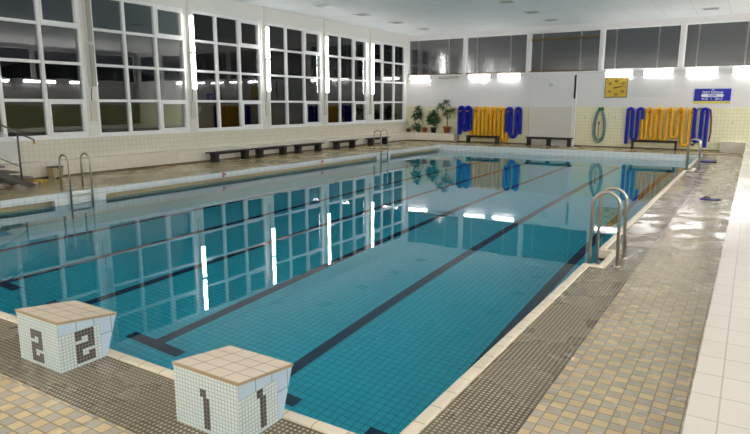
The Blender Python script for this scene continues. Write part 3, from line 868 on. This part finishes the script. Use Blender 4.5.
k = MB(); crown(k, (-.46, .0, 1.12), (.30, .1, .34), 100, .2, .13, .4); k.build('foliage', 'leafd', t)
t = plant('potted_bush', 'round green bush in a black pot', -14.98)
pot(t, .16, .3, 'black')
k = MB()
for i in range(5): k.tube([(0, 0, .28), (.05 * math.cos(i * 1.3), .05 * math.sin(i * 1.3), .5), (.2 * math.cos(i * 1.3), .12 * math.sin(i * 1.3), .8)], .012, 6)
k.build('stem', 'stem', t)
k = MB(); crown(k, (-.03, 0, .82), (.38, .12, .40), 380, .16, .075, .35); k.build('foliage', 'leaf', t)
t = plant('potted_dracaena', 'tall dracaena with spiky heads in a terracotta pot', -14.16)
pot(t, .21, .36, 'terra')
k = MB(); k.tube([(0, 0, .33), (.01, 0, .7), (.0, 0, 1.0)], .03, 8)
hd = [(-.42, 0, 1.42), (-.08, .03, 1.62), (.30, .0, 1.20), (0, -.03, 1.1)]
for h in hd[:3]: k.tube([(0, 0, .75), (h[0] * .5, h[1], h[2] - .35), (h[0], h[1], h[2])], .018, 7)
k.build('stem', 'stem', t)
k = MB()
for h in hd:
    for i in range(38):
        a = random.uniform(0, 2 * PI); el = random.uniform(-.5, 1.2)
        leaf(k, h, (math.cos(a) * math.cos(el), .45 * math.sin(a) * math.cos(el), math.sin(el)), random.uniform(.26, .40), .028, .35)
k.build('foliage', 'leafy', t)

# ------------------------------------------------------------------ steel stairs at the left border
t = thing('metal_stairs', 'grey metal stairs with handrail at the left border', 'stairs', (-15.45, 8.11, 0))
XA, XB = -.42, .42
NS = 8
for i in range(NS):
    z = .25 + i * .16; y1 = -i * .32; y0 = y1 - .32
    k = MB(); k.box(XA + .03, XB - .03, y0, y1 + .02, z - .045, z, 0, .006)
    k.box(XB - .06, XB - .03, y0 + .05, y0 + .08, z - .14, z - .035); k.box(XA + .03, XA + .06, y0 + .05, y0 + .08, z - .14, z - .035)
    k.build('tread', 'tread', t)
for x in (XA, XB - .03):
    k = MB(); k.prism([(.02, 0), (.02, .07), (-.32 * NS, .07 + .16 * NS), (-.32 * NS, .16 * NS - .1), (-.15, 0)], 'x', x, x + .03); k.build('stringer', 'galv', t)
    if x < 0: continue
    k = MB(); k.tube([(x + .015, -.27, .18), (x + .015, -.27, 1.31)], .022, 10); k.build('post', 'galv', t)
    k = MB(); k.tube([(x + .015, -2.2, 1.1), (x + .015, -2.2, 2.44)], .022, 10); k.build('post', 'galv', t)
    k = MB(); k.tube([(x + .015, .12, 1.10), (x + .015, .11, 1.16), (x + .015, -.27, 1.34), (x + .015, -2.5, 2.66)], .02, 10); hr = k.build('handrail', 'galv', t)
    k = MB(); k.tube([(x + .015, .12, 1.10), (x + .015, .125, 1.055)], .027, 10); k.build('yellow_cap', 'yellow_paint', hr)
    k = MB(); k.tube([(x + .015, -.27, .52), (x + .015, -2.5, 1.68)], .012, 8); k.build('lower_rail', 'galv', t)
for yy in (-2.45,):
    k = MB(); k.box(XA + .05, XA + .1, yy, yy + .05, 0, 1.1); k.box(XB - .1, XB - .05, yy, yy + .05, 0, 1.1); k.build('support_post', 'galv', t)
k = MB(); k.prism([(-.29, .56), (-.29, 1.18), (-2.2, 2.31), (-2.2, 1.53)], 'x', XB - .02, XB - .012); k.build('side_panel', 'perspex', t)
k = MB(); k.box(.12, XB + .02, .05, .33, .115, .145, 0, .005); k.box(XB - .04, XB, .27, .30, 0, .115); k.box(.14, .18, .27, .30, 0, .115); k.box(.14, .18, .0, .05, .118, .142); k.box(XB - .04, XB, .0, .05, .118, .142)
k.build('yellow_step', 'yellow_paint', t)

# bin
t = thing('pedal_bin', 'beige pedal bin with brown lid by the left ledge', 'bin', (-16.12, 9.31, 0))
k = MB(); a, b_ = .125, .15
k.hexa([(-a, -a, 0), (a, -a, 0), (a, a, 0), (-a, a, 0), (-b_, -b_, .32), (b_, -b_, .32), (b_, b_, .32), (-b_, b_, .32)]); k.build('body', 'bin', t)
k = MB(); k.box(-.16, .16, -.16, .16, .32, .345, 0, .008); k.box(.1, .165, -.03, .03, .29, .33); k.build('lid', 'binlid', t)
k = MB(); k.box(a - .01, a + .04, -.06, .06, .012, .06, 0, .006); k.build('pedal', 'black', t)

# things lying on the right deck
t = thing('swim_fin', 'purple blue swim fin with grey pocket lying on the wet right deck', 'swim fin', (-.62, 14.85, 0), math.radians(8))
k = MB(); k.prism([(-.20, -.06), (-.16, -.13), (.0, -.14), (.20, -.03), (.21, .03), (.02, .12), (-.14, .12), (-.2, .06)], 'z', .001, .025); k.build('blade', 'fin', t)
k = MB(); k.hexa([(-.15, -.02, .025), (.02, -.02, .025), (.02, .11, .025), (-.15, .11, .025), (-.11, .0, .085), (-.01, .0, .075), (-.01, .09, .075), (-.11, .09, .085)]); k.build('foot_pocket', 'finpocket', t)
k = MB(); k.box(-.06, .08, -.09, -.055, .025, .028); k.build('white_mark', 'white', t)
t = thing('kickboard', 'small navy foam board lying behind the far right ladder', 'float board', (-1.22, 24.6, 0), 0)
k = MB(); k.box(-.32, .16, -.3, .3, .001, .05, 0, .012); k.build('foam', 'navy', t)
k = MB(); k.box(.16, .27, -.3, .3, .001, .055, 0, .012); k.build('end_strip', 'brownfoam', t)

# red distance markers on the left edge
for y, d in ((12.9, 'nearer'), (17.85, 'farther')):
    t = thing('edge_marker', 'small red marker on the left pool edge, the %s of two' % d, 'marker', (PX0, y, -.06), 0, 'red pool edge markers')
    k = MB(); k.box(0, .012, -.02, .02, -.09, .08); k.build('bar', 'marker', t)
    k = MB(); k.box(0, .012, .02, .12, -.03, .01); k.box(0, .012, .06, .09, .01, .04); k.build('arm', 'marker', t)
# pipe stub dark drain on ledge base and studs on the tiled wall
for i, (x, z) in enumerate(((-6.95, 1.42), (-5.55, 1.42), (-.75, 1.25))):
    k = MB(); k.tube([(0, 0, 0), (0, -.03, 0)], .022, 10)
    tag(k.build('wall_stud', 'black', None, (x, YF, z)), 'tiny dark stud in the yellow tiles %s' % ['left of the hose', 'right of the hose', 'below the blue sign'][i], 'stud', 'studs in the tiles')

# ------------------------------------------------------------------ night outside
g = MB(); g.box(-60, XW - .6, -30, 70, -.5, -.3)
struct(g.build('ground', 'outside'), 'dark ground outside the windows', 'ground')
hb = MB(); ypts = [(-20 + i * 6, 4.0 + 1.6 * math.sin(i * .9) + random.uniform(-.4, .4)) for i in range(16)]
hb.prism([(-20, -.3)] + ypts + [(70, -.3)], 'x', -58, -50)
struct(hb.build('night_ridge', 'hill'), 'dark ridge outside the windows', 'hill')
wd = bpy.data.worlds.new('night'); SC.world = wd; wd.use_nodes = True
bg = wd.node_tree.nodes['Background']; bg.inputs[0].default_value = (.030, .030, .036, 1); bg.inputs[1].default_value = .5

# ------------------------------------------------------------------ camera
F, YAW, PITCH, ROLL = 600.2, .5561, -.1869, .0017
fw = Vector((-math.sin(YAW) * math.cos(PITCH), math.cos(YAW) * math.cos(PITCH), math.sin(PITCH)))
rt = Vector((math.cos(YAW), math.sin(YAW), 0)); up = rt.cross(fw)
R_ = rt * math.cos(ROLL) + up * math.sin(ROLL); U_ = up * math.cos(ROLL) - rt * math.sin(ROLL)
cam = bpy.data.cameras.new('camera'); co = bpy.data.objects.new('camera', cam); COL.objects.link(co)
mw = Matrix((R_, U_, -fw)).transposed().to_4x4(); mw.translation = Vector((0, 0, 2.05))
co.matrix_world = mw
cam.sensor_width = 36; cam.lens = F * 36 / 750; cam.clip_start = .05; cam.clip_end = 300
SC.camera = co
SC.view_settings.view_transform = 'Standard'; SC.view_settings.look = 'None'
SC.view_settings.exposure = 0.16; SC.view_settings.gamma = 1
SC.view_settings.use_curve_mapping = False
SC.cycles.max_bounces = 12; SC.cycles.diffuse_bounces = 6; SC.cycles.glossy_bounces = 5; SC.cycles.transparent_max_bounces = 12
SC.cycles.sample_clamp_indirect = 16; SC.cycles.use_denoising = True
